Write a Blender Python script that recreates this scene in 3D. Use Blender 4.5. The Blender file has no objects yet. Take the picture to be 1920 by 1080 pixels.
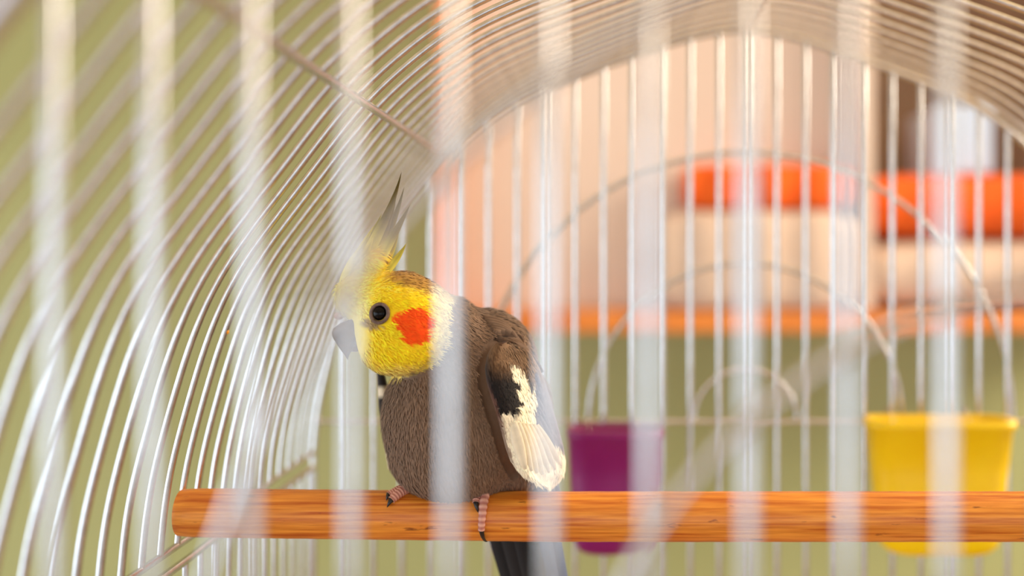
import bpy, math, random
import numpy as np
from mathutils import Vector, Matrix

random.seed(7)
rng = np.random.default_rng(7)
S = bpy.context.scene
COL = S.collection

# ------------------------------------------------------------------ camera, light, exposure
ZC = 1.10                       # height of the lens above the floor
F, CX, CY = 2000.0, 1122.0, 482.0   # focal length and principal point in photo pixels
cam_d = bpy.data.cameras.new('camera')
cam = bpy.data.objects.new('camera', cam_d)
COL.objects.link(cam)
cam.location = (0, 0, ZC)
cam.rotation_euler = (math.pi / 2, 0, 0)
cam_d.sensor_width = 36.0
cam_d.lens = F / 1920 * 36
cam_d.shift_x = -(CX - 960) / 1920
cam_d.shift_y = (CY - 540) / 1920
cam_d.clip_start = 0.02
cam_d.dof.use_dof = True
cam_d.dof.focus_distance = 0.412
cam_d.dof.aperture_fstop = 3.4
S.camera = cam

W = bpy.data.worlds.new('world'); S.world = W
W.use_nodes = True
bg = W.node_tree.nodes['Background']
bg.inputs[0].default_value = (0.80, 0.90, 1.0, 1)
bg.inputs[1].default_value = 1.0

def area(name, loc, rot, sx, sy, power, col):
    l = bpy.data.lights.new(name, 'AREA')
    l.shape = 'RECTANGLE'; l.size = sx; l.size_y = sy
    l.energy = power; l.color = col
    o = bpy.data.objects.new(name, l); COL.objects.link(o)
    o.location = loc; o.rotation_euler = rot
    return o

# daylight in the opening of the glazed balcony door behind the photographer and the window in the left wall
area('balcony_door_behind_offscreen', (-0.35, -4.06, 0.88), (math.pi / 2, 0, 0), 4.0, 1.7, 11, (0.76, 0.85, 1.0))
area('window_left_offscreen', (-2.56, -1.1, 0.85), (math.pi / 2, 0, -math.pi / 2), 4.4, 1.2, 27, (0.68, 0.83, 1.0))
# warm sunlit window in the right wall, towards the back of the room
area('window_right_offscreen', (1.86, 0.75, 1.86), (math.pi / 2, 0, math.pi / 2), 1.25, 0.88, 40, (1.0, 0.88, 0.72))

S.view_settings.view_transform = 'Standard'
S.view_settings.look = 'None'
S.view_settings.gamma = 1.0
S.view_settings.use_curve_mapping = False
S.view_settings.exposure = 0.68

# ------------------------------------------------------------------ helpers
def P(x, y, d):
    """photo pixel + distance along the view axis -> world point"""
    return Vector(((x - CX) / F * d, d, ZC + (CY - y) / F * d))

def lin(r, g, b):
    f = lambda c: ((c / 255 + 0.055) / 1.055) ** 2.4 if c / 255 > 0.04045 else c / 255 / 12.92
    return np.array((f(r), f(g), f(b)))

def mesh_obj(name, verts, faces, mat, parent=None, smooth=True, colors=None):
    me = bpy.data.meshes.new(name)
    me.from_pydata([tuple(v) for v in verts], [], [tuple(int(i) for i in f) for f in faces])
    me.update()
    if smooth:
        me.polygons.foreach_set('use_smooth', [True] * len(me.polygons))
    if colors is not None:
        a = me.color_attributes.new('Col', 'FLOAT_COLOR', 'POINT')
        c = np.ones((len(verts), 4), dtype=np.float32); c[:, :3] = np.clip(colors, 0, 1)
        a.data.foreach_set('color', c.ravel())
    me.materials.append(mat)
    o = bpy.data.objects.new(name, me); COL.objects.link(o)
    if parent is not None:
        o.parent = parent
        o.matrix_parent_inverse = Matrix.Translation(-Vector(parent.location))
    return o

def empty(name, loc):
    o = bpy.data.objects.new(name, None); COL.objects.link(o); o.location = loc
    o.empty_display_size = 0.02
    return o

def tag(o, label=None, cat=None, group=None, kind=None):
    if label: o['label'] = label
    if cat: o['category'] = cat
    if group: o['group'] = group
    if kind: o['kind'] = kind
    return o

def tube(pts, r, n=10, caps=True, aspect=None):
    pts = [Vector(p) for p in pts]
    m = len(pts)
    rad = [r] * m if not hasattr(r, '__len__') else list(r)
    tang = []
    for i in range(m):
        t = pts[min(i + 1, m - 1)] - pts[max(i - 1, 0)]
        tang.append(t.normalized())
    up = Vector((0, 0, 1)) if abs(tang[0].z) < 0.9 else Vector((0, 1, 0))
    nrm = (up - tang[0] * up.dot(tang[0])).normalized()
    V, Fc = [], []
    for i in range(m):
        t = tang[i]
        nrm = (nrm - t * nrm.dot(t)).normalized()
        b = t.cross(nrm)
        for k in range(n):
            a = 2 * math.pi * k / n
            ay = 1.0 if aspect is None else aspect
            V.append(pts[i] + nrm * (math.cos(a) * rad[i]) + b * (math.sin(a) * rad[i] * ay))
    for i in range(m - 1):
        for k in range(n):
            k2 = (k + 1) % n
            Fc.append((i * n + k, i * n + k2, (i + 1) * n + k2, (i + 1) * n + k))
    if caps:
        # end caps on their own vertices, so they do not bend the shading of the wire
        o = len(V)
        V += V[:n] + V[(m - 1) * n:m * n]
        Fc.append(tuple(o + k for k in range(n - 1, -1, -1)))
        Fc.append(tuple(o + n + k for k in range(n)))
    return V, Fc

def merge(parts):
    V, Fc = [], []
    for v, f in parts:
        o = len(V)
        V += list(v)
        Fc += [tuple(i + o for i in q) for q in f]
    return V, Fc

def boxg(x0, x1, y0, y1, z0, z1, b=0.0):
    """a box with chamfered edges (b) or a plain one"""
    if b <= 0:
        V = [(x, y, z) for x in (x0, x1) for y in (y0, y1) for z in (z0, z1)]
        return V, [(0, 1, 3, 2), (4, 6, 7, 5), (0, 4, 5, 1), (2, 3, 7, 6), (0, 2, 6, 4), (1, 5, 7, 3)]
    import bmesh
    bm = bmesh.new()
    vs = [bm.verts.new(v) for v in boxg(x0, x1, y0, y1, z0, z1)[0]]
    for f in boxg(0, 1, 0, 1, 0, 1)[1]:
        bm.faces.new([vs[i] for i in f])
    bmesh.ops.bevel(bm, geom=list(bm.edges), offset=b, segments=2, affect='EDGES', profile=0.5)
    bm.verts.index_update()
    V = [tuple(v.co) for v in bm.verts]
    Fc = [tuple(v.index for v in f.verts) for f in bm.faces]
    bm.free()
    return V, Fc

# ------------------------------------------------------------------ materials
def mat(name, col, rough=0.6, metal=0.0, **kw):
    m = bpy.data.materials.new(name); m.use_nodes = True
    b = m.node_tree.nodes['Principled BSDF']
    b.inputs['Base Color'].default_value = (*col, 1)
    b.inputs['Roughness'].default_value = rough
    b.inputs['Metallic'].default_value = metal
    for k, v in kw.items():
        b.inputs[k].default_value = v
    return m

def noisy(name, c1, c2, scale=(1, 1, 1), nscale=8.0, rough=0.6, detail=4.0, bump=0.0, lo=0.35, hi=0.65, **kw):
    m = mat(name, c1, rough, **kw)
    nt = m.node_tree; b = nt.nodes['Principled BSDF']
    tc = nt.nodes.new('ShaderNodeTexCoord'); mp = nt.nodes.new('ShaderNodeMapping')
    mp.inputs['Scale'].default_value = scale
    n = nt.nodes.new('ShaderNodeTexNoise'); n.inputs['Scale'].default_value = nscale
    n.inputs['Detail'].default_value = detail
    r = nt.nodes.new('ShaderNodeValToRGB')
    r.color_ramp.elements[0].position = lo; r.color_ramp.elements[0].color = (*c1, 1)
    r.color_ramp.elements[1].position = hi; r.color_ramp.elements[1].color = (*c2, 1)
    nt.links.new(tc.outputs['Object'], mp.inputs[0]); nt.links.new(mp.outputs[0], n.inputs['Vector'])
    nt.links.new(n.outputs[0], r.inputs[0]); nt.links.new(r.outputs[0], b.inputs['Base Color'])
    if bump:
        bp = nt.nodes.new('ShaderNodeBump'); bp.inputs['Strength'].default_value = bump
        bp.inputs['Distance'].default_value = 0.001
        nt.links.new(n.outputs[0], bp.inputs['Height']); nt.links.new(bp.outputs[0], b.inputs['Normal'])
    return m

M = {}
M['chrome'] = noisy('cage_metal', (0.68, 0.66, 0.645), (0.57, 0.55, 0.535), nscale=300, rough=0.22, metal=1.0)
M['olive'] = noisy('olive_wall_paint', lin(176, 177, 120), lin(169, 170, 113), nscale=3, rough=0.85)
M['cream'] = noisy('cream_wall_paint', lin(230, 212, 190), lin(224, 205, 182), nscale=3, rough=0.85)
M['ceil'] = noisy('ceiling_paint', lin(246, 222, 186), lin(242, 216, 178), nscale=3, rough=0.9)
M['floor'] = noisy('floor_finish', lin(176, 160, 148), lin(164, 148, 136), scale=(1, 8, 1), nscale=4, rough=0.4)
M['white_frame'] = mat('white_frame_paint', lin(235, 233, 228), 0.5)
M['pine'] = noisy('orange_pine', lin(224, 134, 50), lin(208, 114, 34), scale=(3, 3, 3), nscale=6, rough=0.5)
M['peach'] = noisy('peach_panel', lin(224, 202, 184), lin(220, 196, 177), nscale=5, rough=0.7)
M['dark_niche'] = noisy('dark_brown_panel', lin(150, 126, 98), lin(120, 98, 74), nscale=9, rough=0.7)  # niche back panel, a darker brown than the peach panel
M['blanket_orange'] = noisy('orange_fleece', lin(236, 102, 20), lin(224, 86, 12), nscale=60, rough=0.95, bump=0.4)
M['blanket_peach'] = noisy('pale_peach_fleece', lin(210, 186, 166), lin(205, 179, 158), nscale=60, rough=0.95, bump=0.4)
M['blue_card'] = mat('pale_blue_card', lin(188, 204, 226), 0.6)
M['purple'] = noisy('purple_plastic', lin(138, 0, 104), lin(130, 0, 96), nscale=40, rough=0.32)
M['yellow'] = noisy('yellow_plastic', lin(255, 216, 0), lin(252, 208, 0), nscale=40, rough=0.3)
M['tray'] = noisy('tray_bedding', lin(206, 168, 134), lin(186, 146, 112), nscale=20, rough=0.4)
M['oak'] = noisy('oak_table', lin(176, 128, 80), lin(150, 104, 62), scale=(12, 1, 12), nscale=3, rough=0.5)

# plumage: colour comes with the feathers (mesh colour attribute) plus a fine mottling
m = bpy.data.materials.new('plumage'); m.use_nodes = True
nt = m.node_tree; b = nt.nodes['Principled BSDF']
at = nt.nodes.new('ShaderNodeAttribute'); at.attribute_name = 'Col'
tc = nt.nodes.new('ShaderNodeTexCoord'); n = nt.nodes.new('ShaderNodeTexNoise')
n.inputs['Scale'].default_value = 420; n.inputs['Detail'].default_value = 3
mr = nt.nodes.new('ShaderNodeMapRange'); mr.inputs['To Min'].default_value = 0.88; mr.inputs['To Max'].default_value = 1.18
mx = nt.nodes.new('ShaderNodeVectorMath'); mx.operation = 'SCALE'
nt.links.new(tc.outputs['Object'], n.inputs['Vector']); nt.links.new(n.outputs[0], mr.inputs[0])
nt.links.new(at.outputs['Color'], mx.inputs[0]); nt.links.new(mr.outputs[0], mx.inputs['Scale'])
nt.links.new(mx.outputs[0], b.inputs['Base Color'])
b.inputs['Roughness'].default_value = 0.75
b.inputs['Specular IOR Level'].default_value = 0.25
b.inputs['Sheen Weight'].default_value = 0.15
M['plumage'] = m
M['beak'] = noisy('beak_horn', lin(96, 76, 68), lin(82, 64, 57), nscale=260, rough=0.42)
M['cere'] = mat('pink_cere', lin(206, 150, 130), 0.5)
M['eye'] = mat('dark_eye', lin(16, 9, 8), 0.12, **{'Specular IOR Level': 0.15})
M['eyelid'] = noisy('grey_eyelid', lin(118, 92, 78), lin(86, 64, 54), nscale=700, rough=0.6)
M['claw'] = mat('black_claw', lin(26, 22, 22), 0.3)
# scaly pink toes
m = mat('pink_scaly_skin', lin(214, 150, 128), 0.5)
at = m.node_tree.nodes.new('ShaderNodeAttribute'); at.attribute_name = 'Col'
m.node_tree.links.new(at.outputs['Color'], m.node_tree.nodes['Principled BSDF'].inputs['Base Color'])
M['toe'] = m

# perch wood: long grain, darker streaks, a few dark flecks
m = mat('perch_wood', lin(224, 124, 32), 0.38)
nt = m.node_tree; b = nt.nodes['Principled BSDF']
tc = nt.nodes.new('ShaderNodeTexCoord')
def noise_node(scale, nscale, detail):
    mp = nt.nodes.new('ShaderNodeMapping'); mp.inputs['Scale'].default_value = scale
    n = nt.nodes.new('ShaderNodeTexNoise'); n.inputs['Scale'].default_value = nscale; n.inputs['Detail'].default_value = detail
    nt.links.new(tc.outputs['Object'], mp.inputs[0]); nt.links.new(mp.outputs[0], n.inputs['Vector'])
    return n
n1 = noise_node((14, 320, 320), 2.0, 8)
r1 = nt.nodes.new('ShaderNodeValToRGB')
r1.color_ramp.elements[0].position = 0.30; r1.color_ramp.elements[0].color = (*lin(184, 84, 10), 1)
r1.color_ramp.elements[1].position = 0.66; r1.color_ramp.elements[1].color = (*lin(240, 156, 56), 1)
nt.links.new(n1.outputs[0], r1.inputs[0])
n2 = noise_node((30, 120, 120), 3.0, 3)
r2 = nt.nodes.new('ShaderNodeValToRGB')
r2.color_ramp.elements[0].position = 0.66; r2.color_ramp.elements[0].color = (0, 0, 0, 1)
r2.color_ramp.elements[1].position = 0.74; r2.color_ramp.elements[1].color = (1, 1, 1, 1)
nt.links.new(n2.outputs[0], r2.inputs[0])
mix = nt.nodes.new('ShaderNodeMix'); mix.data_type = 'RGBA'
nt.links.new(r2.outputs[0], mix.inputs[0]); nt.links.new(r1.outputs[0], mix.inputs[6])
mix.inputs[7].default_value = (*lin(120, 52, 12), 1)
nt.links.new(mix.outputs[2], b.inputs['Base Color'])
bp = nt.nodes.new('ShaderNodeBump'); bp.inputs['Strength'].default_value = 0.35; bp.inputs['Distance'].default_value = 0.0006
nt.links.new(n1.outputs[0], bp.inputs['Height']); nt.links.new(bp.outputs[0], b.inputs['Normal'])
M['perch'] = m

# ------------------------------------------------------------------ the room
RX0, RX1, RY0, RY1, RH = -2.6, 1.9, -4.1, 1.62, 2.55
def struct(name, geo, m, parent=None, label=None):
    o = mesh_obj(name, *geo, m, parent, smooth=False)
    if parent is None:
        tag(o, label, None, None, 'structure')
    return o
struct('floor', boxg(RX0 - .1, RX1 + .1, RY0 - .1, RY1 + .1, -0.06, 0), M['floor'], label='pale grey brown floor of the room')
struct('ceiling', boxg(RX0 - .1, RX1 + .1, RY0 - .1, RY1 + .1, RH, RH + .06), M['ceil'], label='cream painted ceiling of the room')
struct('wall_back', boxg(RX0 - .1, RX1 + .1, RY1, RY1 + .1, 0, RH), M['olive'], label='olive green painted wall behind the cage')
vy0, vy1, vz0, vz1 = 0.1, 1.4, 1.40, 2.32
uy0, uy1, uz0, uz1 = -3.75, -0.25, 0.25, 1.45  # added low opening, lets sky light reflect in the cage wires
struct('wall_right', merge([boxg(RX1, RX1 + .1, RY0, uy0, 0, RH), boxg(RX1, RX1 + .1, uy1, vy0, 0, RH),
                            boxg(RX1, RX1 + .1, uy0, uy1, 0, uz0), boxg(RX1, RX1 + .1, uy0, uy1, uz1, RH), boxg(RX1, RX1 + .1, vy1, RY1, 0, RH),
                            boxg(RX1, RX1 + .1, vy0, vy1, 0, vz0), boxg(RX1, RX1 + .1, vy0, vy1, vz1, RH)]), M['cream'],
       label='off white painted wall with the sunny window')
struct('window_2', merge([boxg(RX1 + .02, RX1 + .08, vy0, vy1, vz0, vz0 + .04), boxg(RX1 + .02, RX1 + .08, vy0, vy1, vz1 - .04, vz1),
                          boxg(RX1 + .02, RX1 + .08, vy0, vy0 + .04, vz0, vz1), boxg(RX1 + .02, RX1 + .08, vy1 - .04, vy1, vz0, vz1)]),
       M['white_frame'], label='white framed sunny window in the off white wall')
struct('added_low_window', merge([boxg(RX1 + .02, RX1 + .08, uy0, uy1, uz0, uz0 + .04), boxg(RX1 + .02, RX1 + .08, uy0, uy1, uz1 - .04, uz1),
                          boxg(RX1 + .02, RX1 + .08, uy0, uy0 + .04, uz0, uz1), boxg(RX1 + .02, RX1 + .08, uy1 - .04, uy1, uz0, uz1)]),
       M['white_frame'], label='long low window added in the off white wall for reflections on the wires')
# left wall with its window opening
wy0, wy1, wz0, wz1 = -3.35, 1.15, 0.22, 1.48
struct('wall_left', merge([boxg(RX0 - .1, RX0, RY0, wy0, 0, RH), boxg(RX0 - .1, RX0, wy1, RY1, 0, RH),
                           boxg(RX0 - .1, RX0, wy0, wy1, 0, wz0), boxg(RX0 - .1, RX0, wy0, wy1, wz1, RH)]), M['cream'],
       label='off white painted wall with the side window')
win = struct('window_1', merge([boxg(RX0 - .08, RX0 - .02, wy0, wy1, wz0, wz0 + .04), boxg(RX0 - .08, RX0 - .02, wy0, wy1, wz1 - .04, wz1),
                                boxg(RX0 - .08, RX0 - .02, wy0, wy0 + .04, wz0, wz1), boxg(RX0 - .08, RX0 - .02, wy1 - .04, wy1, wz0, wz1)]),
             M['white_frame'], label='white framed window in the side wall')
# front wall with the balcony door opening
dx0, dx1, dz1 = -2.4, 1.7, 1.78
struct('wall_front', merge([boxg(RX0 - .1, dx0, RY0 - .1, RY0, 0, RH), boxg(dx1, RX1 + .1, RY0 - .1, RY0, 0, RH),
                            boxg(dx0, dx1, RY0 - .1, RY0, dz1, RH)]), M['cream'], label='off white painted wall with the balcony door')
struct('door_1', merge([boxg(dx0, dx1, RY0 - .08, RY0 - .02, dz1 - .05, dz1), boxg(dx0, dx0 + .05, RY0 - .08, RY0 - .02, 0, dz1),
                        boxg(dx1 - .05, dx1, RY0 - .08, RY0 - .02, 0, dz1), boxg(-0.78, -0.72, RY0 - .08, RY0 - .02, 0, dz1)]),
       M['white_frame'], label='white framed glazed balcony door')

# ------------------------------------------------------------------ the cage
AX = 0.0866                     # the vault's axis
SP = 0.0173                     # wire spacing
YF, YB = 0.186, 0.640           # front and back panels
ZT = ZC - 0.350                 # tray floor
WR = 0.00132                    # wire radius
half = np.array([(0, .1375), (.03, .1325), (.0596, .1225), (.0991, .1085), (.1306, .0965), (.1478, .0866), (.1762, .0627),
                 (.2046, .0253), (.226, -.0023), (.2364, -.023), (.2443, -.0483), (.2503, -.0701), (.2557, -.0909), (.2576, -.1172)])
full = np.vstack([np.column_stack([-half[::-1, 0], half[::-1, 1]]), half[1:]])
seg = np.r_[0, np.cumsum(np.hypot(*np.diff(full, axis=0).T))]
tt = np.linspace(0, seg[-1], 161)
prof = np.column_stack([np.interp(tt, seg, full[:, 0]), np.interp(tt, seg, full[:, 1])])
for _ in range(14):
    prof[1:-1] = 0.5 * prof[1:-1] + 0.25 * (prof[2:] + prof[:-2])
def prof_z(x):                   # height of the vault above the lens at a world x
    return float(np.interp(x - AX, prof[:, 0], prof[:, 1]))
ZR = -0.1172

cage = empty('birdcage', (AX, (YF + YB) / 2, ZT - .02))
tag(cage, 'silver wire birdcage with a rounded barrel roof around the cockatiel', 'birdcage')
def cpart(name, geo, m='chrome'):
    return mesh_obj(name, *geo, M[m], cage)
def share(o, dx=0, dy=0, dz=0):
    c = o.copy(); COL.objects.link(c); c.parent = cage
    c.matrix_parent_inverse = o.matrix_parent_inverse.copy()
    c.location = Vector(o.location) + Vector((dx, dy, dz))
    return c

# roof hoops: one bent wire each, from the left rail over the ridge to the right rail
hoop_y0 = 0.416
ks = [k for k in range(-13, 13) if YF + .008 < hoop_y0 + .0172 * k < YB - .008]
pts = [(AX + x, 0, ZC + z) for x, z in prof]
base = None
for k in ks:
    y = hoop_y0 + .0172 * k
    if base is None:
        base = cpart('roof_wire', tube(pts, WR, 10)); base.location.y = y
        base_y = y
    else:
        share(base, dy=y - base_y)
# hoops that frame the two end panels, a little thicker
for y in (YF, YB):
    cpart('frame_hoop', tube([(AX + x, y, ZC + z) for x, z in prof], 0.0030 if y == YF else 0.0020, 12))
# lengthwise rods under the hoops
for x, r in ((-0.0896, .0017), (2 * AX + .0896, .0017)):
    z = prof_z(x)
    cpart('side_rod', tube([(x, YF, ZC + z - .002), (x, (YF + YB) / 2, ZC + z - .002), (x, YB, ZC + z - .002)], r, 10))
cpart('ridge_rod', tube([(AX, YF, ZC + prof_z(AX) - .002), (AX, .4, ZC + prof_z(AX) - .002), (AX, YB, ZC + prof_z(AX) - .002)], .0014, 10))
# rails where the roof meets the lower body
xl, xr = AX - .2576, AX + .2576
for x in (xl, xr):
    cpart('roof_rail', tube([(x, YF, ZC + ZR), (x, .4, ZC + ZR), (x, YB, ZC + ZR)], .0015, 10))
    cpart('body_rail', tube([(x, YF, ZC + ZR - .0085), (x, .4, ZC + ZR - .0085), (x, YB, ZC + ZR - .0085)], .0017, 10))
# wires of the lower side walls
for x in (xl, xr):
    lw = None
    for k in ks:
        y = hoop_y0 + .0172 * k + .0085
        if lw is None:
            lw = cpart('side_wire', tube([(x, y, ZC + ZR - .0085), (x, y, ZC - .23), (x, y, ZT)], WR, 10)); ly = y
        else:
            share(lw, dy=y - ly)
# vertical wires of the end panels and their ornamental arcs
for y, off in ((YF, 0.0), (YB, -0.0055)):
    for i in range(-15, 15):
        x = AX + (i + .5) * SP + off
        if abs(x - AX) > .252: continue
        cpart('front_wire' if y == YF else 'back_wire',
              tube([(x, y, ZT), (x, y, ZC - .1), (x, y, ZC + prof_z(x))], WR if y == YF else .0017, 10))
    zc = -0.0985
    cpart('panel_rail', tube([(xl, y, ZC + zc), (AX, y, ZC + zc), (xr, y, ZC + zc)], .0014, 10))
    for R in (.1615, .0945, .031):
        dy = -.0030 if y == YF else .0034
        cpart('ornamental_arc', tube([(AX + .002 - R * math.cos(a), y + dy, ZC + zc + R * math.sin(a)) for a in np.linspace(0, math.pi, 61)], .0013 if y == YF else .0016, 10))
# corner posts and the tray
for x in (xl, xr):
    for y in (YF, YB):
        cpart('corner_post', tube([(x, y, ZT), (x, y, ZC - .2), (x, y, ZC + ZR)], .0018, 10))
def tray_geo():
    x0, x1, y0, y1, z0, z1, t = xl - .008, xr + .008, YF - .008, YB + .008, ZT - .02, ZT + .045, .003
    return merge([boxg(x0, x1, y0, y1, z0, z0 + t), boxg(x0, x0 + t, y0, y1, z0 + t, z1), boxg(x1 - t, x1, y0, y1, z0 + t, z1),
                  boxg(x0 + t, x1 - t, y0, y0 + t, z0 + t, z1), boxg(x0 + t, x1 - t, y1 - t, y1, z0 + t, z1)])
mesh_obj('tray', *tray_geo(), M['tray'], cage, smooth=False)

# table under the cage
TZ = ZT - .02
tb = empty('side_table', (AX, .41, 0))
tag(tb, 'plain oak side table carrying the birdcage', 'table')
mesh_obj('table_top', *boxg(xl - .07, xr + .07, .10, .74, TZ - .03, TZ, .004), M['oak'], tb, smooth=False)
for x in (xl - .03, xr + .03):
    for y in (.15, .69):
        mesh_obj('leg', *boxg(x - .022, x + .022, y - .022, y + .022, 0, TZ - .03, .003), M['oak'], tb, smooth=False)

# ------------------------------------------------------------------ the perch
DP = 0.430                      # distance of the perch axis
PZ = ZC + (CY - 968.5) / F * DP
PR = 47.0 / F * DP
px0, px1 = xl + .0026, xr - .0026
pts, rad = [], []
for i in range(140):
    t = i / 139
    x = px0 + (px1 - px0) * t
    pp = CX + F * x / DP
    sag = -0.0016 * min(1, max(0, (pp - 330) / 700)) + .0016
    pts.append((x, DP, PZ + sag))
    e = min(1, (i + .6) / 2.5, (139 - i + .6) / 2.5)
    rad.append(PR * (0.955 + .03 * min(1, max(0, (pp - 330) / 900)) + .004 * math.sin(i * 1.7)) * (0.93 + .07 * e))
pv, pf = tube(pts, rad, 32)
perch = mesh_obj('wooden_perch', pv, pf, M['perch'])
tag(perch, 'round orange wooden perch rod spanning the cage under the cockatiel', 'perch')
def perch_pt(x_px, theta, extra):
    """a point on the perch's skin; theta 0 = top, + towards the front"""
    x = (x_px - CX) / F * DP
    r = PR * 0.97 + extra
    return Vector((x, DP - r * math.sin(theta), PZ + .0004 + r * math.cos(theta)))

# ------------------------------------------------------------------ feeder cups
def cup(name, label, mname, x0, x1, ztop, zbot, y0, y1, taper):
    root = empty(name, ((x0 + x1) / 2, (y0 + y1) / 2, ZC + zbot))
    tag(root, label, 'feeder cup')
    cx, cy = (x0 + x1) / 2, (y0 + y1) / 2
    hw, hd = (x1 - x0) / 2, (y1 - y0) / 2
    def ring(z, f, inset, rc):
        a, c = hw * f - inset, hd * f - inset
        rc = min(rc, a * .9, c * .9)
        out = []
        for sx, sy, a0 in ((1, 1, 0), (-1, 1, 90), (-1, -1, 180), (1, -1, 270)):
            for j in range(6):
                an = math.radians(a0 + 90 * j / 5)
                out.append((cx + sx * (a - rc) + rc * math.cos(an), cy + sy * (c - rc) + rc * math.sin(an), ZC + z))
        return out
    H = ztop - zbot
    rings = []
    for s, f in ((0, .62), (.015, .74), (.06, .84), (.14, .885), (.3, .91), (.6, .95), (.93, 1.0), (.94, 1.03), (1.0, 1.03)):
        rings.append(ring(zbot + H * s, 1 - (1 - f) * taper if s > .1 else f * (1 - .1 * (taper - 1)), 0, .012))
    for s, f in ((1.0, 1.0), (.6, .95), (.3, .91), (.06, .84)):
        rings.append(ring(zbot + H * s + (.002 if s < .1 else 0), 1 - (1 - f) * taper, .002, .011))
    n = len(rings[0]); V = [v for r in rings for v in r]; Fc = []
    for i in range(len(rings) - 1):
        for k in range(n):
            Fc.append((i * n + k, i * n + (k + 1) % n, (i + 1) * n + (k + 1) % n, (i + 1) * n + k))
    Fc.append(tuple(range(n - 1, -1, -1)))
    Fc.append(tuple((len(rings) - 1) * n + k for k in range(n)))
    o = mesh_obj('cup_body', V, Fc, M[mname], root)
    for sx in (-.55, .55):
        hx = cx + sx * hw
        mesh_obj('hook', *tube([(hx, y1 - .003, ZC + ztop - .012), (hx, y1 - .001, ZC + ztop - .002), (hx, YB - .006, ZC + ztop + .002), (hx, YB + .002, ZC + ztop + .002),
                                (hx, YB + .005, ZC + ztop - .004), (hx, YB + .005, ZC + ztop - .014)], .0010, 8), M['chrome'], root)
    return root
cup('purple_feeder_cup', 'purple plastic feeder cup hooked on the wires beside the cockatiel', 'purple', -.0180, .0365, -.0989, -.1700, .602, .632, 1.0)
cup('yellow_feeder_cup', 'bright yellow plastic feeder cup hooked on the back wires', 'yellow', .1550, .2375, -.0930, -.1700, .600, .632, 1.35)

# ------------------------------------------------------------------ the cabinet on the olive wall and what lies in it
YC = 1.30
def cx_(px, d=YC): return (px - CX) / F * d
def cz_(py, d=YC): return ZC + (CY - py) / F * d
cab = empty('wall_cabinet', (cx_(1500), RY1, cz_(622)))
tag(cab, 'open orange pine wall cabinet with a peach back panel behind the cage', 'cabinet')
cl_, cr_ = cx_(815), cx_(2350)
cb_, ct_ = cz_(624), cz_(-430)
mesh_obj('bottom_board', *boxg(cl_, cr_, YC, RY1, cb_, cz_(584), .002), M['pine'], cab, smooth=False)
mesh_obj('top_board', *boxg(cl_, cr_, YC, RY1, ct_, ct_ + .024, .002), M['pine'], cab, smooth=False)
mesh_obj('side_board', *boxg(cl_, cx_(833), YC, RY1, cz_(584), ct_, .002), M['pine'], cab, smooth=False)
mesh_obj('side_board', *boxg(cr_ - .022, cr_, YC, RY1, cz_(584), ct_, .002), M['pine'], cab, smooth=False)
dvx = cx_(1612)
mesh_obj('back_panel', *boxg(cx_(833), dvx, YC + .06, RY1, cz_(584), ct_), M['peach'], cab, smooth=False)
mesh_obj('divider', *boxg(dvx, dvx + .02, YC + .01, RY1, cz_(584), ct_, .002), M['peach'], cab, smooth=False)
mesh_obj('niche_panel', *boxg(dvx + .02, cr_ - .022, RY1 - .02, RY1, cz_(584), ct_), M['dark_niche'], cab, smooth=False)

def blanket(name, label, m, x0, x1, y0, y1, z0, z1, folds):
    """a folded blanket: soft layers with rounded fold fronts"""
    root = empty(name, ((x0 + x1) / 2, (y0 + y1) / 2, z0)); tag(root, label, 'blanket', None)
    h = (z1 - z0) / folds
    for k in range(folds):
        V, Fc = [], []
        nx, na = 24, 14
        for i in range(nx + 1):
            x = x0 + (x1 - x0) * i / nx
            ends = min(1, .8 + i / 8, .8 + (nx - i) / 8)
            wob = .004 * math.sin(i * .9 + k * 2) + .003 * math.sin(i * .37 + k)
            for j in range(na):
                a = 2 * math.pi * j / na
                ca, sa = math.cos(a), math.sin(a)
                yy = (y0 + y1) / 2 + (y1 - y0) / 2 * math.copysign(abs(ca) ** .35, ca) + (wob if ca < 0 else 0)
                zz = z0 + h * (k + .5) + h * .495 * math.copysign(abs(sa) ** .6, sa) * ends
                V.append((x, yy, max(z0, zz)))
        for i in range(nx):
            for j in range(na):
                Fc.append((i * na + j, i * na + (j + 1) % na, (i + 1) * na + (j + 1) % na, (i + 1) * na + j))
        Fc.append(tuple(range(na - 1, -1, -1))); Fc.append(tuple(nx * na + j for j in range(na)))
        mesh_obj('fold', V, Fc, M[m], root)
    return root
zb = cz_(584)
blanket('peach_blanket', 'pale peach folded blanket under the long orange blanket', 'blanket_peach', dvx + .024, cr_ - .03, YC + .015, RY1 - .04, zb, cz_(446), 1)
blanket('orange_blanket', 'long bright orange folded blanket lying on the peach one beside the dark niche', 'blanket_orange', dvx + .024, cr_ - .03, YC + .02, RY1 - .04, cz_(446), cz_(318), 1)
blanket('peach_blanket', 'pale peach folded blanket pressed against the peach back panel', 'blanket_peach', cx_(1240), dvx - .004, YC + .0, YC + .056, zb, cz_(392), 1)
blanket('orange_blanket', 'small bright orange folded blanket against the peach back panel', 'blanket_orange', cx_(1285), dvx - .010, YC + .002, YC + .056, cz_(392), cz_(306), 1)
bk = mesh_obj('storage_box', *boxg(cx_(1762, 1.36), cx_(1862, 1.36), 1.36, 1.50, cz_(318), cz_(196, 1.36), .004), M['blue_card'], smooth=False)
tag(bk, 'pale blue upright box standing on the orange blanket in the dark niche', 'box')

# ------------------------------------------------------------------ the cockatiel
DB, DH = 0.432, 0.416
bird = empty('cockatiel', (P(880, 922, DB).x, DP, PZ + PR))
tag(bird, 'grey cockatiel with yellow face and orange cheek hunched on the perch', 'bird')

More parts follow.
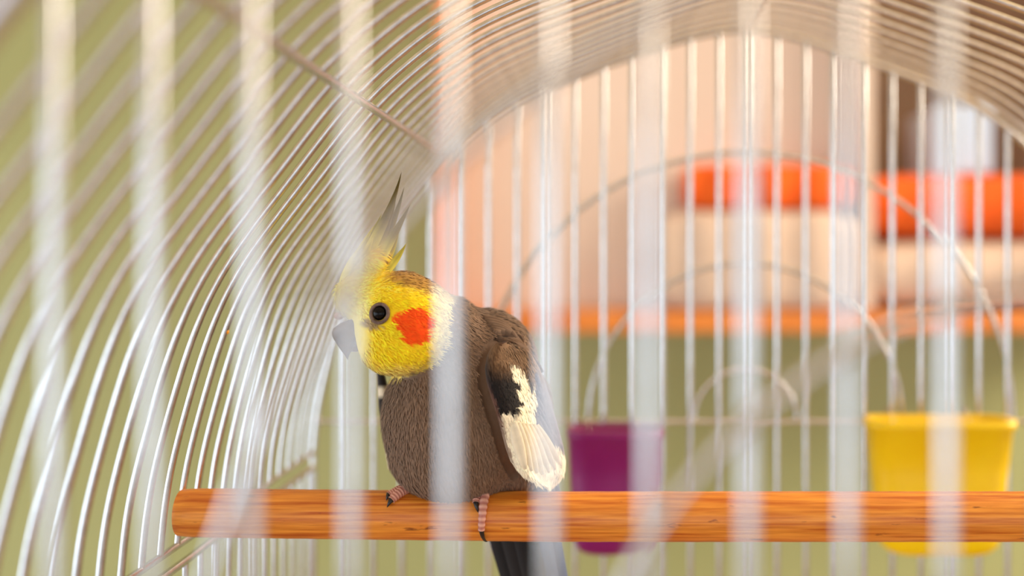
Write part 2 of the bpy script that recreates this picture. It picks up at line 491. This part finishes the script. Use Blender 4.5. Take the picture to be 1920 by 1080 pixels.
prims = []   # centre, radii, rotation in the picture plane
def E(x, y, d, rx, ry, rd, rot=0.0):
    c = P(x, y, d); s = d / F
    prims.append((np.array(c), np.array((rx * s, rd * s, ry * s)), math.radians(rot)))
# torso
E(858, 785, .434, 140, 158, 122)
E(902, 690, .436, 104, 112, 100, 18)
E(960, 800, .442, 72, 120, 88, 12)
E(828, 862, .432, 92, 64, 84)
E(945, 872, .446, 72, 50, 70, 20)
n_torso = len(prims)
# neck and head
E(840, 630, .427, 68, 76, 78)
E(752, 604, DH, 86, 95, 78)
E(718, 612, DH, 40, 68, 58)
E(676, 556, DH, 48, 46, 44)
E(694, 510, DH, 28, 48, 26, 28)
E(738, 651, DH - .002, 62, 50, 60)
E(806, 592, DH + .003, 40, 56, 60)
PC = np.array([p[0] for p in prims]); PRD = np.array([p[1] for p in prims]); PA = np.array([p[2] for p in prims])

def sdf(Q):
    """smooth union of the ellipsoids"""
    k1, res = 0.0042, None
    for i in range(len(prims)):
        q = Q - PC[i]
        c, s = math.cos(PA[i]), math.sin(PA[i])
        x = c * q[:, 0] - s * q[:, 2]; z = s * q[:, 0] + c * q[:, 2]
        q = np.column_stack([x, q[:, 1], z])
        k0 = np.linalg.norm(q / PRD[i], axis=1); kk = np.linalg.norm(q / PRD[i] ** 2, axis=1) + 1e-9
        d = k0 * (k0 - 1) / kk
        if res is None: res = d
        else:
            k = k1 if i != n_torso + 5 else 0.0028
            h = np.clip(.5 + .5 * (res - d) / k, 0, 1)
            res = res * (1 - h) + d * h - k * h * (1 - h)
    return res
sdf_smooth = sdf
def ray_hit(x, y):
    ds = np.linspace(.34, .5, 900)
    v = sdf_smooth(np.column_stack([(x - CX) / F * ds, ds, ZC + (CY - y) / F * ds]))
    return float(ds[np.where(v < 0)[0][0]])
groove = np.array([P(x, y, ray_hit(x, y) + .0002) for x, y in ((975, 637), (945, 633), (920, 648), (908, 672), (904, 700), (908, 730), (917, 762), (928, 795), (938, 830), (948, 862), (966, 893))])
def sdf(Q):
    d = sdf_smooth(Q)
    near = np.abs(d) < .01
    q = Q[near]; g = np.full(len(q), 1.0)
    for a, b_ in zip(groove[:-1], groove[1:]):
        e = b_ - a
        t = np.clip(((q - a) @ e) / (e @ e), 0, 1)
        g = np.minimum(g, np.linalg.norm(q - a - t[:, None] * e, axis=1))
    d[near] = np.maximum(d[near], .0022 - g)
    return d
def groove_dist(Q):
    g = np.full(len(Q), 1.0)
    for a, b_ in zip(groove[:-1], groove[1:]):
        e = b_ - a
        t = np.clip(((Q - a) @ e) / (e @ e), 0, 1)
        g = np.minimum(g, np.linalg.norm(Q - a - t[:, None] * e, axis=1))
    return g
def grad(Q, e=2e-4):
    g = np.column_stack([sdf(Q + np.eye(3)[i] * e) - sdf(Q - np.eye(3)[i] * e) for i in range(3)])
    return g / (np.linalg.norm(g, axis=1)[:, None] + 1e-12)

def surface_nets(lo, hi, h):
    ax = [np.arange(lo[i], hi[i] + h, h) for i in range(3)]
    n = [len(a) for a in ax]
    G = np.stack(np.meshgrid(*ax, indexing='ij'), -1).reshape(-1, 3)
    D = np.concatenate([sdf(c) for c in np.array_split(G, 12)]).reshape(n)
    ins = D < 0
    c = np.zeros([m - 1 for m in n], int)
    for i in (0, 1):
        for j in (0, 1):
            for k in (0, 1):
                c += ins[i:n[0] - 1 + i, j:n[1] - 1 + j, k:n[2] - 1 + k]
    act = (c > 0) & (c < 8)
    idx = -np.ones(act.shape, int); idx[act] = np.arange(act.sum())
    ijk = np.argwhere(act)
    V = np.array(lo) + (ijk + .5) * h
    faces = []
    for a in range(3):
        b_, c_ = (a + 1) % 3, (a + 2) % 3
        sl0 = [slice(None)] * 3; sl1 = [slice(None)] * 3
        sl0[a] = slice(0, n[a] - 1); sl1[a] = slice(1, n[a])
        e = np.argwhere(ins[tuple(sl0)] != ins[tuple(sl1)])
        e = e[(e[:, b_] > 0) & (e[:, c_] > 0) & (e[:, b_] < n[b_] - 1) & (e[:, c_] < n[c_] - 1)]
        flip = ins[tuple(sl0)][tuple(e.T)]
        def at_(db, dc):
            q = e.copy(); q[:, b_] -= db; q[:, c_] -= dc
            return idx[tuple(q.T)]
        q = np.column_stack([at_(1, 1), at_(0, 1), at_(0, 0), at_(1, 0)])
        q[~flip] = q[~flip][:, ::-1]
        faces.append(q)
    return V, np.vstack(faces)
lo = PC.min(0) - .034; hi = PC.max(0) + .036
BV, BF = surface_nets(lo, hi, 0.00085)
for _ in range(4):
    BV = BV - grad(BV) * sdf(BV)[:, None]
BN = grad(BV)

def to_px(V):
    V = np.asarray(V)
    return np.column_stack([CX + F * V[:, 0] / V[:, 1], CY - F * (V[:, 2] - ZC) / V[:, 1]])
def hash_noise(V, f):
    q = np.asarray(V) * f
    return (np.sin(q[:, 0] * 1.7 + 1.3 * np.sin(q[:, 2] * 1.1)) + np.sin(q[:, 2] * 2.1 + 1.7 * np.sin(q[:, 0] * .9 + 2)) + np.sin(q[:, 1] * 1.9 + q[:, 0] * .8)) / 3
def sm(a, b, x):
    t = np.clip((x - a) / (b - a), 0, 1); return t * t * (3 - 2 * t)
def ell(p, x, y, rx, ry):
    return np.hypot((p[:, 0] - x) / rx, (p[:, 1] - y) / ry)
def sdpoly(p, poly):
    poly = np.asarray(poly, float); d = np.full(len(p), 1e9); ins = np.zeros(len(p), bool)
    for i in range(len(poly)):
        a, b = poly[i], poly[(i + 1) % len(poly)]
        e = b - a; w = p - a
        t = np.clip((w @ e) / (e @ e), 0, 1)
        d = np.minimum(d, np.hypot(*(w - t[:, None] * e).T))
        c = (a[1] > p[:, 1]) != (b[1] > p[:, 1])
        with np.errstate(divide='ignore', invalid='ignore'):
            xi = (b[0] - a[0]) * (p[:, 1] - a[1]) / (b[1] - a[1] + 1e-12) + a[0]
        ins ^= c & (p[:, 0] < xi)
    return np.where(ins, -d, d)
def mixc(c, col, t):
    return c * (1 - t[:, None]) + np.asarray(col) * t[:, None]

BROWN = BACK = lin(122, 96, 76)
YEL, LEM, ORA = lin(250, 214, 20), lin(252, 234, 96), lin(255, 86, 2)
CREAM, CROWN = lin(242, 224, 150), lin(168, 118, 62)
WHITE, BLK, SLATE = lin(246, 232, 202), lin(24, 17, 15), lin(128, 120, 132)
def body_col(V):
    p = to_px(V)
    nz = hash_noise(V, 900) * 5 + hash_noise(V, 2300) * 3
    c = np.tile(BROWN, (len(V), 1))
    dpt = V[:, 1]
    # head
    hp = sdpoly(p, [(580, 420), (800, 420), (846, 540), (842, 600), (836, 645), (818, 680), (785, 698), (745, 709), (690, 704), (640, 700), (580, 660)])
    head = sm(4, -5, hp + nz)
    face = np.tile(YEL, (len(V), 1))
    face = mixc(face, LEM, sm(720, 650, p[:, 0] + nz) * sm(640, 590, p[:, 1]))
    face = mixc(face, LEM, sm(705, 670, p[:, 0] + nz))
    face = mixc(face, LEM, sm(562, 540, p[:, 1]) * .45 * (hash_noise(V, 1500) > 0))
    face = mixc(face, CREAM, sm(798, 834, p[:, 0] + nz))
    face = mixc(face, CREAM, sm(672, 704, p[:, 1] + nz) * .45)
    crown = sm(548, 532, p[:, 1] + nz - (p[:, 0] - 770) * .28) * sm(705, 740, p[:, 0])
    face = mixc(face, CROWN, crown * .85)
    face = mixc(face, CREAM, sm(798, 812, p[:, 0] + nz * .6) * sm(525, 540, p[:, 1]) * .7)
    ck = np.minimum(ell(p, 776, 606, 30, 30), np.minimum(ell(p, 754, 602, 19, 18), ell(p, 774, 625, 26, 21)))
    face = mixc(face, ORA, sm(1.12, .93, ck + nz * .012))
    lore = ell(p, 695, 606, 22, 11)
    face = mixc(face, lin(150, 122, 96), sm(1.2, .6, lore) * .85)
    c = c * (1 - head[:, None]) + face * head[:, None]
    return c
BC = body_col(BV)
body = mesh_obj('body', BV, BF, M['plumage'], bird, colors=BC)
tag(body, 'grey brown body with a yellow head and an orange cheek patch')

def surf_d(x, y, d0=.34, side=1):
    """distance at which a pixel's ray meets the bird"""
    ds = np.linspace(d0, .50, 900)
    Q = np.column_stack([(x - CX) / F * ds, ds, ZC + (CY - y) / F * ds])
    v = sdf(Q)
    i = np.where(v < 0)[0]
    return None if len(i) == 0 else float(ds[i[0]] if side == 1 else ds[i[-1]])

# small contour feathers lying over the body
def contour_feathers(n):
    fa = BV[BF[:, 0]]; 
    cen = BV[BF].mean(1)
    a1 = np.linalg.norm(np.cross(BV[BF[:, 1]] - BV[BF[:, 0]], BV[BF[:, 3]] - BV[BF[:, 0]]), axis=1)
    pick = rng.choice(len(BF), n, p=a1 / a1.sum())
    R = cen[pick] + rng.normal(0, .0003, (n, 3))
    R = R - grad(R) * sdf(R)[:, None]
    N = grad(R); p = to_px(R)
    keep = (ell(p, 654, 630, 35, 44) > 1) & (ell(p, 713, 588, 23, 21) > 1) & (groove_dist(R) > .0025)
    R, N, p = R[keep], N[keep], p[keep]; n = len(R)
    beak = np.array(P(650, 615, DH))
    hflow = R - beak; hflow[:, 2] -= .012
    hflow /= np.linalg.norm(hflow, axis=1)[:, None]
    bflow = np.tile(np.array((.22, .08, -1.0)), (n, 1))
    up = sm(760, 640, p[:, 1])
    bflow += up[:, None] * np.array((.7, .25, .25))
    hw = sm(1.25, .95, ell(p, 742, 604, 104, 99))[:, None]
    fl = hflow * hw + bflow * (1 - hw) + rng.normal(0, .16, (n, 3))
    fl -= N * (fl * N).sum(1)[:, None]
    fl /= np.linalg.norm(fl, axis=1)[:, None]
    sd = np.cross(N, fl)
    L = rng.uniform(.0026, .0048, n) * (1 - .25 * hw[:, 0]); Wd = rng.uniform(.00022, .00042, n)
    lift = rng.uniform(.06, .26, n); L = np.where(groove_dist(R) < .005, L * .55, L)
    C = body_col(R) * rng.uniform(.85, 1.28, (n, 1))
    root = R - N * .0004
    mid = R + fl * (L * .5)[:, None] + N * (L * .5 * lift + .00015)[:, None]
    tip = R + fl * L[:, None] + N * (L * .75 * lift + .0001)[:, None]
    V = np.stack([root - sd * Wd[:, None], root + sd * Wd[:, None], mid + sd * Wd[:, None] * .8, mid - sd * Wd[:, None] * .8, tip], 1).reshape(-1, 3)
    b0 = np.arange(n) * 5
    faces = [tuple(q) for q in np.column_stack([b0, b0 + 1, b0 + 2, b0 + 3])] + [tuple(q) for q in np.column_stack([b0 + 3, b0 + 2, b0 + 4])]
    cc = np.repeat(C[:, None, :], 5, 1); cc[:, 4] *= 1.12
    return V, faces, cc.reshape(-1, 3)
fv, ff, fc = contour_feathers(30000)
fo = mesh_obj('down_feathers', fv, ff, M['plumage'], bird, colors=fc)
fo['kind'] = 'stuff'

# beak, cere, eyes
def loft(sections, n=16):
    """sections: centre px, half width across (px, along dirs), half depth px, direction angle"""
    V, Fc = [], []
    for (x, y, hw, hd, ang, d) in sections:
        c = P(x, y, d); s = d / F
        ux, uz = math.cos(math.radians(ang)), math.sin(math.radians(ang))
        for k in range(n):
            a = 2 * math.pi * k / n
            V.append((c.x + ux * math.cos(a) * hw * s, c.y + math.sin(a) * hd * s, c.z + uz * math.cos(a) * hw * s))
    m = len(sections)
    for i in range(m - 1):
        for k in range(n):
            Fc.append((i * n + k, i * n + (k + 1) % n, (i + 1) * n + (k + 1) % n, (i + 1) * n + k))
    Fc.append(tuple(range(n - 1, -1, -1))); Fc.append(tuple((m - 1) * n + k for k in range(n)))
    return V, Fc
hk = DH
mesh_obj('upper_beak', *loft([(674, 594, 36, 30, 18, hk), (662, 606, 37, 32, 14, hk), (655, 618, 32, 30, 8, hk), (651, 630, 27, 26, 2, hk),
                              (648.5, 642, 20, 18, -6, hk), (648, 652, 14.5, 13, -14, hk), (648, 660, 9, 8.5, -22, hk), (649.5, 667, 4.5, 4.5, -28, hk), (652, 674, .8, .8, -30, hk)], 20), M['beak'], bird)
mesh_obj('lower_beak', *loft([(688, 634, 18, 22, -50, hk), (676, 645, 15, 20, -45, hk), (667, 653, 9, 14, -40, hk), (661, 658, 3, 6, -40, hk)], 16), M['beak'], bird)
def ellipsoid(c, rx, ry, rz, nu=20, nv=12):
    V, Fc = [], []
    for j in range(nv + 1):
        ph = math.pi * j / nv
        for i in range(nu):
            th = 2 * math.pi * i / nu
            V.append((c[0] + rx * math.sin(ph) * math.cos(th), c[1] + ry * math.sin(ph) * math.sin(th), c[2] + rz * math.cos(ph)))
    for j in range(nv):
        for i in range(nu):
            Fc.append((j * nu + i, (j + 1) * nu + i, (j + 1) * nu + (i + 1) % nu, j * nu + (i + 1) % nu))
    return V, Fc
s = DH / F
mesh_obj('cere', *ellipsoid(P(636, 592, DH), 9 * s, 20 * s, 7.5 * s), M['cere'], bird)
for side in (1, -1):
    de = surf_d(713, 588, side=side)
    c = P(713, 588, de)
    c = Vector((c.x, c.y + .0016 * side, c.z))
    eye = mesh_obj('eye', *ellipsoid(c, 15.5 * s, 15.5 * s, 15.5 * s, 24, 16), M['eye'], bird)
    n = grad(np.array([P(713, 588, de)]))[0]
    n = Vector(n); a = n.orthogonal().normalized(); b2 = n.cross(a)
    ring = []
    cc = P(713, 588, de) + n * (.0006)
    for i in range(28):
        t = 2 * math.pi * i / 28
        ring.append(cc + (a * math.cos(t) + b2 * math.sin(t)) * (17.0 * s))
    ring.append(ring[0])
    mesh_obj('eyelid', *tube(ring, 3.4 * s, 8, caps=False), M['eyelid'], eye if False else bird)

# crest feathers: thin curved quills
def blade(pts, widths, thick, colf, name, parent=bird, m='plumage', nrm=Vector((0, -1, 0)), camber=.22):
    """a feather: a long thin solid vane with a raised shaft line"""
    pts = [Vector(p) for p in pts]; V, Fc, C = [], [], []
    n = len(pts)
    for i, p in enumerate(pts):
        t = (pts[min(i + 1, n - 1)] - pts[max(i - 1, 0)]).normalized()
        sd = t.cross(nrm).normalized(); up = sd.cross(t).normalized()
        if up.dot(nrm) < 0: up = -up
        w = widths[i]
        for u, h in ((-1, 0), (-.5, .55), (0, 1), (.5, .55), (1, 0)):
            V.append(p + sd * (u * w) + up * (h * w * camber + thick)); C.append(colf(i / (n - 1), u))
        for u, h in ((1, 0), (0, .6), (-1, 0)):
            V.append(p + sd * (u * w) + up * (h * w * camber - thick)); C.append(colf(i / (n - 1), u))
    for i in range(n - 1):
        for k in range(8):
            Fc.append((i * 8 + k, i * 8 + (k + 1) % 8, (i + 1) * 8 + (k + 1) % 8, (i + 1) * 8 + k))
    Fc.append(tuple(range(7, -1, -1))); Fc.append(tuple((n - 1) * 8 + k for k in range(8)))
    return mesh_obj(name, V, Fc, M[m], parent, colors=np.array(C))
def bez(pl, n):
    pl = np.array(pl, float); k = len(pl) - 1
    return np.array([sum(math.comb(k, i) * (1 - t) ** (k - i) * t ** i * pl[i] for i in range(k + 1)) for t in np.linspace(0, 1, n)])
OLV, DOLV = lin(104, 86, 10), lin(52, 40, 6)
crest = [  # px control points, width, depth shift, darkness of the tip
    ([(664, 540), (682, 468), (728, 428), (753, 322)], 7.5, -.001, 1.0),
    ([(672, 536), (690, 474), (726, 440), (745, 352)], 9.0, .000, 1.0),
    ([(684, 532), (704, 480), (738, 432), (758, 350)], 6.5, .001, .9),
    ([(694, 530), (712, 484), (742, 436), (770, 382)], 6.5, -.002, .9),
    ([(656, 544), (662, 500), (694, 456), (716, 400)], 8.0, .002, .55),
    ([(650, 552), (648, 510), (676, 470), (700, 424)], 6.5, .000, .2),
    ([(704, 528), (720, 492), (738, 466), (748, 432)], 6.0, .002, .5),
    ([(644, 560), (640, 520), (662, 486), (684, 452)], 6.5, .003, .1),
    ([(712, 528), (732, 500), (748, 482), (762, 456)], 5.0, -.002, .4),
    ([(676, 534), (690, 492), (708, 470), (722, 430)], 7.5, .003, .2),
    ([(660, 545), (668, 505), (684, 480), (700, 446)], 7.5, -.003, .1),
]
for k in range(16):
    bx_ = 636 + 66 * rng.random(); by_ = 556 - (bx_ - 636) * .42
    L_ = rng.uniform(60, 95)
    crest.append(([(bx_, by_), (bx_ + .06 * L_, by_ - .45 * L_), (bx_ + .3 * L_, by_ - .75 * L_), (bx_ + .55 * L_, by_ - L_)], rng.uniform(6, 9), rng.uniform(-.004, .004), rng.uniform(0, .3)))
for pl, w, dd, dk in crest:
    pt = bez(pl, 16)
    P3 = [P(x, y, DH + dd) for x, y in pt]
    ws = [1.35 * w * s * (0.55 + .75 * math.sin(min(1, t * 1.6) * math.pi * .5)) * (1 - t ** 2.2) + .05 * s for t in np.linspace(0, 1, 16)]
    def cf(t, u, dk=dk):
        e = float(np.clip((t - .42) / .22, 0, 1)) * dk
        e2 = float(np.clip((t - .72) / .2, 0, 1)) * dk
        c = LEM * .85 * (1 - e) + OLV * e
        c = c * (1 - e2 * .6) + DOLV * e2 * .6
        return c * (1.0 if abs(u) > .1 else .8)
    blade(P3, ws, .12 * s, cf, 'crest_feather')

# wings
def wing_depth(x, y):
    xl_, xr_ = wedge(y)
    t = np.clip((x - xl_) / (xr_ - xl_ + 1e-6), 0, 1)
    return t
LE = np.array([(640, 948), (645, 928), (655, 919), (668, 913), (690, 909), (715, 912), (745, 921), (775, 931), (810, 940), (840, 948), (865, 957), (885, 972), (898, 992), (908, 1012), (915, 1030)], float)
RE = np.array([(640, 952), (645, 972), (655, 988), (668, 999), (690, 1012), (715, 1022), (745, 1031), (775, 1039), (810, 1049), (840, 1057), (865, 1061), (885, 1060), (898, 1053), (908, 1044), (915, 1032)], float)
def wedge(y):
    return np.interp(y, LE[:, 0], LE[:, 1]), np.interp(y, RE[:, 0], RE[:, 1])
whiteA = [(954, 676), (968, 678), (981, 694), (990, 716), (994, 735), (999, 712), (1003, 745), (1001, 790), (1012, 800), (1022, 812), (1040, 828), (1056, 846), (1064, 870), (1064, 925), (950, 925), (936, 770), (952, 766), (962, 771), (970, 764), (978, 746), (968, 736), (962, 722), (972, 722), (975, 714), (962, 706), (957, 694)]
def wing_col(p, V):
    nz = hash_noise(V, 1500) * 3
    c = np.tile(BLK, (len(p), 1))
    c = mixc(c, lin(112, 82, 54), sm(712, 668, p[:, 1] + nz + (p[:, 0] - 950) * -.1) * sm(905, 925, p[:, 0]))
    c = mixc(c, SLATE, sm(992, 1006, p[:, 0] + nz - (p[:, 1] - 720) * .05))
    c = mixc(c, lin(134, 104, 70), sm(985, 998, p[:, 0] + nz) * sm(730, 690, p[:, 1]) * .8)
    dw = sdpoly(p, whiteA) + nz * .7
    c = mixc(c, WHITE, sm(1.5, -2.0, dw))
    rim = sm(9, 4, p[:, 0] - wedge(p[:, 1])[0]) * sm(690, 760, p[:, 1]) * sm(880, 850, p[:, 1])
    c = mixc(c, lin(104, 66, 50), rim * .8)
    return c
def near_wing():
    ny, nx = 72, 34
    ys = np.concatenate([640 + 12 * np.linspace(0, 1, 8) ** 2, np.linspace(653, 915, ny - 8)])
    pxs, dep = [], []
    for y in ys:
        a, b_ = wedge(y)
        for j in range(nx):
            u = j / (nx - 1)
            x = a + (b_ - a) * u
            yy = (y - 640) / 275
            end = math.sqrt(max(0, min(1, yy * 7))) * math.sqrt(max(0, min(1, (1 - yy) * 10)))
            d = .3995 + .024 * u ** 1.5 + .012 * yy - .0046 * math.sqrt(max(0, 1 - (2 * u - 1) ** 2)) * end
            d += .0005 * math.sin(u * 17 + yy * 9) * (yy > .45)
            pxs.append((x, y)); dep.append(d)
    pxs = np.array(pxs); dep = np.array(dep)
    top = np.array([P(x, y, d) for (x, y), d in zip(pxs, dep)])
    yy = (pxs[:, 1] - 640) / 275
    bot = np.array([P(x, y, d + .0045 * math.sin(math.pi * float(np.clip(t, .02, .98))) ** .5 * (1 - abs(2 * ((i % nx) / (nx - 1)) - 1) ** 4) + .0006) for i, ((x, y), d, t) in enumerate(zip(pxs, dep, yy))])
    V = np.vstack([top, bot]); n = len(top); Fc = []
    for i in range(ny - 1):
        for j in range(nx - 1):
            a = i * nx + j
            Fc.append((a, a + nx, a + nx + 1, a + 1)); Fc.append((n + a, n + a + 1, n + a + nx + 1, n + a + nx))
    for i in range(ny - 1):
        a = i * nx; Fc.append((a, n + a, n + a + nx, a + nx)); a = i * nx + nx - 1; Fc.append((a, a + nx, n + a + nx, n + a))
    for j in range(nx - 1):
        Fc.append((j, j + 1, n + j + 1, n + j)); a = (ny - 1) * nx + j; Fc.append((a, n + a, n + a + 1, a + 1))
    C = wing_col(np.vstack([pxs, pxs]), V)
    return V, Fc, C, top, pxs, nx, ny
wv, wf, wc, wtop, wpx, wnx, wny = near_wing()
wing = mesh_obj('wing', wv, wf, M['plumage'], bird, colors=wc)
tag(wing, 'folded dark wing with a broad white patch')
def wing_pt(x, y, lift=0.0):
    i = np.argmin((wpx[:, 0] - x) ** 2 + (wpx[:, 1] - y) ** 2)
    v = Vector(wtop[i]); d = v.y - lift
    return P(x, y, d)
# covert feathers lying on the wing: white fan low down, slate ones along the back edge, brown shoulder
def covert(p0, p1, w, col, lift, bend=0):
    pl = [p0, ((p0[0] + p1[0]) / 2 + bend, (p0[1] + p1[1]) / 2), p1]
    pt = bez(pl, 9)
    P3 = [wing_pt(x, y, lift * (.2 + .8 * i / 8)) for i, (x, y) in enumerate(pt)]
    ws = [w * s * (math.sin(math.pi * (0.16 + .80 * t)) ** .6) for t in np.linspace(0, 1, 9)]
    f = rng.uniform(.9, 1.06)
    blade(P3, ws, .25 * s, lambda t, u: col * f * (1.0 if abs(u) > .1 else .9), 'covert_feather', wing, camber=.10)
for k in range(7):
    t = k / 6
    covert((962 + 42 * t, 792 + 6 * t), (985 + 66 * t, 893 - 4 * abs(t - .55) * 30 * .2 - 8 * t * t), 11, WHITE, .0010, -2)
for k in range(6):
    t = k / 5
    covert((1003 + 6 * t, 700 + 16 * k), (1016 + 26 * t, 780 + 15 * k), 7.5, SLATE * rng.uniform(.85, 1.1), .0012, 4)
# short soft feathers over the wing
def wing_feathers(n):
    i = rng.integers(2, wny - 3, n); j = rng.integers(1, wnx - 2, n)
    a = i * wnx + j
    f1, f2 = rng.random((n, 1)), rng.random((n, 1))
    R_ = wtop[a] * (1 - f1) * (1 - f2) + wtop[a + 1] * f1 * (1 - f2) + wtop[a + wnx] * (1 - f1) * f2 + wtop[a + wnx + 1] * f1 * f2
    N = np.cross(wtop[a + 1] - wtop[a], wtop[a + wnx] - wtop[a]); N /= np.linalg.norm(N, axis=1)[:, None] + 1e-12
    N *= np.where(N[:, 1:2] > 0, -1, 1)
    fl = np.tile(np.array((.28, .12, -1.0)), (n, 1)) + rng.normal(0, .10, (n, 3))
    fl -= N * (fl * N).sum(1)[:, None]; fl /= np.linalg.norm(fl, axis=1)[:, None]
    sd = np.cross(N, fl); p = to_px(R_)
    L = rng.uniform(.0022, .0042, n); Wd = rng.uniform(.0003, .0006, n); lift = rng.uniform(.02, .10, n)
    C = wing_col(p, R_) * rng.uniform(.8, 1.22, (n, 1))
    root = R_ - N * .0003
    mid = R_ + fl * (L * .5)[:, None] + N * (L * .5 * lift + .00015)[:, None]
    tip = R_ + fl * L[:, None] + N * (L * .7 * lift + .0001)[:, None]
    V = np.stack([root - sd * Wd[:, None], root + sd * Wd[:, None], mid + sd * Wd[:, None] * .8, mid - sd * Wd[:, None] * .8, tip], 1).reshape(-1, 3)
    b0 = np.arange(n) * 5
    faces = [tuple(q) for q in np.column_stack([b0, b0 + 1, b0 + 2, b0 + 3])] + [tuple(q) for q in np.column_stack([b0 + 3, b0 + 2, b0 + 4])]
    return V, faces, np.repeat(C, 5, 0)
v_, f_, c_ = wing_feathers(5000)
wfo = mesh_obj('wing_down', v_, f_, M['plumage'], bird, colors=c_)
wfo.parent = wing; wfo.matrix_parent_inverse = Matrix.Identity(4); wfo['kind'] = 'stuff'
# flight feathers: blue grey tips showing under the white patch down to the perch
for k in range(5):
    x0 = 1000 + 9 * k
    pt = bez([(x0 - 10, 860), (x0 + 2, 905), (x0 + 10 + k, 958 + 4 * k)], 10)
    P3 = [P(x, y, .4405 + .0022 * k + .002 * i / 9) for i, (x, y) in enumerate(pt)]
    blade(P3, [11 * s * (1 - .5 * (i / 9) ** 3) for i in range(10)], .3 * s, lambda t, u, k=k: lin(112, 116, 136) * (.9 + .05 * k), 'flight_feather', wing)
# back feathers folded over the top of the wing
for k in range(9):
    t = k / 8
    p0 = (905 + 30 * t, 604 + 20 * (t - .5) * 2 + 12); p1 = (962 + 56 * t, 628 + 70 * t)
    pt = bez([p0, (p0[0] * .4 + p1[0] * .6 + 6, p0[1] * .6 + p1[1] * .4 - 8), p1], 10)
    P3 = []
    for i, (x, y) in enumerate(pt):
        d = surf_d(x, y) or .43
        P3.append(P(x, y, min(d, .432) - .0006 - .0004 * i / 9))
    blade(P3, [8.0 * s * math.sin(math.pi * (.2 + .76 * q)) ** .6 for q in np.linspace(0, 1, 10)], .25 * s, lambda t, u, f=rng.uniform(.85, 1.12): BACK * f * (1 if abs(u) > .1 else .85), 'back_feather')

# the far wing: its dark and white edge shows past the breast
fy = np.linspace(684, 880, 22)
V, Fc, C = [], [], []
for i, y in enumerate(fy):
    t = i / 21
    xo = 706 + 4 * math.sin(t * 3) + 40 * max(0, t - .38) ** 1.3
    w = 11 * math.sin(math.pi * (0.06 + .9 * t)) ** .5
    for k in range(10):
        a = 2 * math.pi * k / 10
        V.append(P(xo + w + w * math.cos(a), y, .444 + w * 1.7 * s * math.sin(a) + .012 * t))
        dark = (0.02 < t < .20) or (.30 < t < .55)
        C.append(BLK if dark else WHITE * .92)
for i in range(21):
    for k in range(10):
        Fc.append((i * 10 + k, i * 10 + (k + 1) % 10, (i + 1) * 10 + (k + 1) % 10, (i + 1) * 10 + k))
Fc.append(tuple(range(9, -1, -1))); Fc.append(tuple(210 + k for k in range(10)))
mesh_obj('wing', V, Fc, M['plumage'], bird, colors=np.array(C))

# tail
for k, (xa, ya, xb, yb, w, d, col) in enumerate([
        (914, 890, 1075, 1400, 30, .4575, lin(24, 22, 22)), (938, 890, 1105, 1450, 30, .4560, lin(30, 27, 26)), (962, 890, 1118, 1490, 26, .4545, lin(26, 24, 24)),
        (988, 890, 1126, 1480, 26, .4565, lin(84, 98, 128)), (1008, 890, 1136, 1440, 24, .4585, lin(98, 112, 140))]):
    pt = bez([(xa, ya), ((xa * .6 + xb * .4) - 6, (ya + yb) / 2), (xb, yb)], 16)
    P3 = [P(x, y, d + .010 * (i / 15)) for i, (x, y) in enumerate(pt)]
    blade(P3, [w * s * (1 - .92 * (i / 15) ** 2.6) for i in range(16)], .4 * s, lambda t, u, c=col: c, 'tail_feather')

# feet
def toe(foot, x0, x1, t0, t1, r0, r1, claw_to, xclaw):
    n = 44
    pts, rad = [], []
    for i in range(n):
        u = i / (n - 1)
        r = (r0 + (r1 - r0) * u) * s
        ridge = 1 + .085 * math.cos(u * math.pi * 2 * 9)
        th = math.radians(t0 + (t1 - t0) * u)
        pts.append(perch_pt(x0 + (x1 - x0) * u, th, r * .9)); rad.append(r * ridge)
    rad[0] *= .7
    tc_ = []
    for i in range(n):
        g = .5 + .5 * math.cos(i / (n - 1) * math.pi * 2 * 9)
        tc_ += [lin(176, 104, 92) * (1 - g) + lin(226, 170, 148) * g] * 12
    tc_ += tc_[:12] + tc_[-12:]
    mesh_obj('toe', *tube(pts, rad, 12), M['toe'], foot, colors=np.array(tc_))
    cp, cr = [], []
    for i in range(10):
        u = i / 9
        th = math.radians(t1 - 2 + (claw_to - t1) * u)
        cp.append(perch_pt(x1 + (xclaw - x1) * u ** 1.5, th, (r1 * .9 * (1 - .4 * u) + 6 * math.sin(u * math.pi) * .5) * s)); cr.append(r1 * .85 * (1 - u) ** .8 * s + .1 * s)
    mesh_obj('claw', *tube(cp, cr, 10), M['claw'], foot)
def foot(xc, toes):
    ft = mesh_obj('foot', *tube([P(xc, 895, .432), perch_pt(xc, .02, 9 * s), perch_pt(xc, -.25, 6 * s)], [9 * s, 9.5 * s, 7 * s], 12), M['toe'], bird, colors=np.tile(lin(196, 116, 100), (60, 1)))
    for t in toes: toe(ft, *t)
foot(909, [(914, 908, 2, 106, 10, 6.2, 152, 917), (900, 897, 4, 50, 9.5, 7, 74, 903), (908, 905, -5, -100, 9, 6, -125, 905), (917, 922, -5, -95, 9, 6, -120, 924)])
foot(768, [(772, 741, 0, 44, 11.5, 7.5, 62, 734), (764, 734, 2, 30, 10, 6.5, 46, 731), (770, 766, -5, -95, 9, 6, -120, 764), (776, 780, -5, -90, 9, 6, -115, 782)])

# a crumb of food stuck to a side wire
cr = mesh_obj('food_crumb', *ellipsoid(P(426.5, 622, .4330), .0007, .0007, .0010, 10, 8), mat('orange_crumb', lin(236, 150, 10), .6))
tag(cr, 'tiny orange food crumb stuck to a side wire of the cage', 'crumb')
